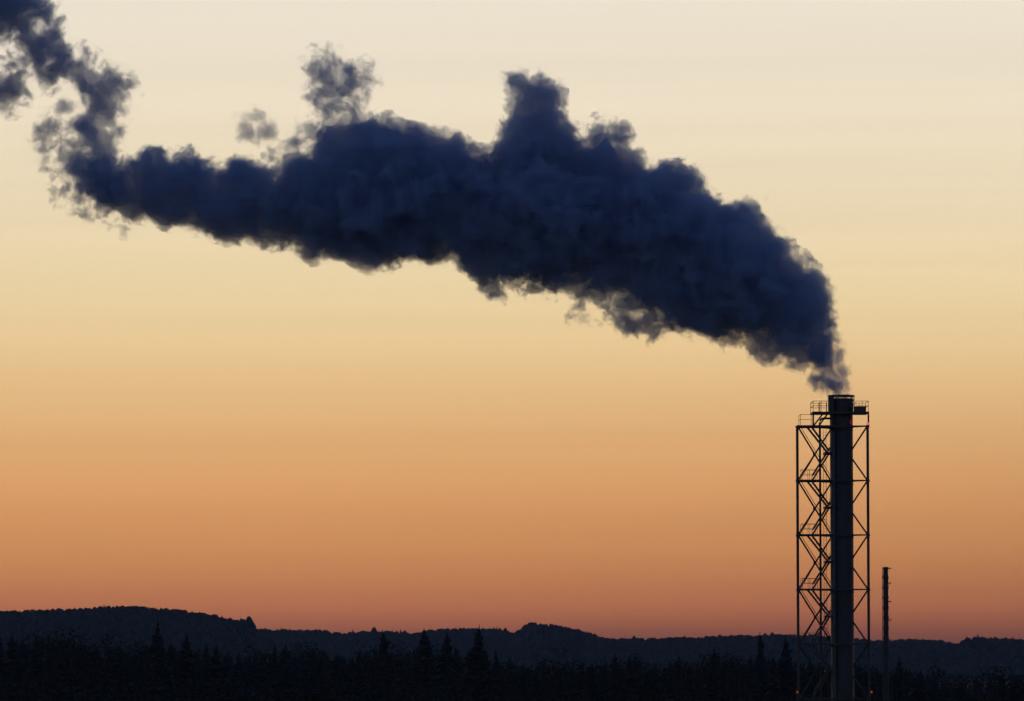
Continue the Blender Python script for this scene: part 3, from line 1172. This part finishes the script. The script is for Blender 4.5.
RISER = [(84, 212), (76, 198), (62, 190), (62, 172), (54, 154), (66, 130), (76, 108), (80, 96), (62, 88), (44, 84), (30, 92), (18, 108), (0, 112), (-30, 116), (-60, 100), (-60, -40),
         (50, -40), (52, 12), (60, 32), (76, 44), (94, 54), (102, 68), (116, 64), (126, 80), (134, 92), (132, 108), (120, 122), (117, 146), (122, 162), (130, 190), (120, 215)]
UNDER = [(476, 268), (500, 262), (560, 272), (600, 276), (640, 286), (686, 300), (676, 330), (652, 338), (640, 341), (622, 337), (610, 323), (596, 317), (577, 326), (568, 318),
         (588, 306), (570, 297), (548, 301), (520, 297), (508, 291), (498, 302), (486, 303), (478, 290)]
TOPPUFF = [(303, 60), (312, 45), (335, 45), (350, 55), (374, 65), (383, 80), (374, 94), (364, 104), (374, 116), (390, 128), (372, 136), (330, 140), (304, 152), (284, 160), (290, 138), (306, 128), (320, 122), (306, 108), (302, 90)]
LEFTWISP = [(56, 96), (70, 90), (86, 96), (70, 126), (54, 152), (62, 194), (90, 218), (120, 222), (150, 228), (122, 236), (84, 224), (50, 206), (38, 172), (26, 150),
            (24, 130), (40, 116)]
LINK = [(258, 150), (284, 140), (300, 116), (318, 114), (328, 132), (306, 152), (288, 164), (268, 172)]
TUFTS = [(120, 165), (128, 150), (146, 143), (162, 141), (175, 149), (186, 143), (198, 140), (208, 155), (222, 165), (230, 151), (242, 149), (256, 161), (268, 178), (278, 174), (270, 192), (220, 186), (150, 174)]
UNDER2 = [(664, 316), (700, 320), (742, 333), (770, 352), (800, 358), (808, 374), (782, 366), (760, 364), (744, 352), (715, 344), (690, 337), (670, 334)]
BIT = [(234, 124), (246, 112), (264, 110), (276, 120), (274, 138), (262, 144), (244, 140)]
EXITR = [(832, 396), (831, 375), (828, 350), (832, 322), (839, 325), (843, 340), (847, 360), (851, 378), (853, 396)]
COLUMN = [(830, 397), (824, 388), (817, 382), (813, 370), (806, 358), (820, 335), (836, 330), (836, 350), (834, 365), (838, 380), (844, 396)]
EXITL = [(786, 389), (800, 384), (806, 372), (818, 374), (830, 378), (832, 394), (818, 392), (800, 388)]

main_mat = smoke_material("dense_smoke", 0.75, 3.0, 0.04, 0.28, 0.27, 7.0, 0.70, vor=0.15)
wisp_mat = smoke_material("torn_smoke", 0.85, 6.2, 0.62, 1.20, 0.36, 7.0, 0.70)
faint_mat = smoke_material("faint_smoke", 0.52, 6.4, 0.66, 1.40, 0.42, 7.0, 0.70)
riser_mat = smoke_material("drifting_smoke", 0.72, 5.0, 0.42, 1.05, 0.32, 7.0, 0.68)
column_mat = smoke_material("fresh_steam", 0.75, 5.4, 0.36, 1.1, 0.7, 6.0, 0.68)
bit_mat = smoke_material("stray_smoke", 0.36, 5.6, 0.50, 1.40, 0.42, 7.0, 0.70)
thin_mat = smoke_material("thin_vapour", 0.55, 6.0, 0.25, 1.2, 0.75, 6.0, 0.64)

plume = smoke_body("smoke_plume", puffs_for(MAIN, n=460, grow=6.5), main_mat, 0.42, 4.2)
tag(plume, "long dense dark blue smoke plume drifting left from the smokestack", "smoke")
w1 = smoke_body("drifting_tail", puffs_for(RISER, [(6, 55, 14), (58, 102, 8)], n=200, grow=11), riser_mat, 0.42, 3.8, plume)
w2 = smoke_body("torn_underside", puffs_for(UNDER, [(640, 314, 3), (602, 302, 3)], n=160, grow=7), wisp_mat, 0.42, 2.0, plume)
w3 = smoke_body("torn_wisp", puffs_for(TOPPUFF, n=120, grow=6), faint_mat, 0.42, 2.2, plume)
w4 = smoke_body("thin_wisp", puffs_for(EXITR, n=60, grow=2, rmin=2), thin_mat, 0.3, 0.9, plume)
w7 = smoke_body("torn_wisp", puffs_for(TUFTS, n=140, grow=4), wisp_mat, 0.42, 2.0, plume)
w8 = smoke_body("torn_underside", puffs_for(UNDER2, n=100, grow=5), wisp_mat, 0.42, 1.6, plume)
w9 = smoke_body("torn_wisp", puffs_for(LEFTWISP, n=160, grow=5), faint_mat, 0.42, 2.0, plume)
w10 = smoke_body("torn_wisp", puffs_for(LINK, n=90, grow=4), faint_mat, 0.42, 1.8, plume)
w6 = smoke_body("rising_column", puffs_for(COLUMN, n=80, grow=2.5, rmin=1.5), column_mat, 0.3, 1.3, plume)
w5 = smoke_body("torn_wisp", puffs_for(EXITL, n=60, grow=2, rmin=1.5), wisp_mat, 0.3, 0.9, plume)
bit = smoke_body("smoke_puff", puffs_for(BIT, n=60, grow=7), bit_mat, 0.42, 1.6)
tag(bit, "small detached wisp of smoke floating above the left half of the plume", "smoke")
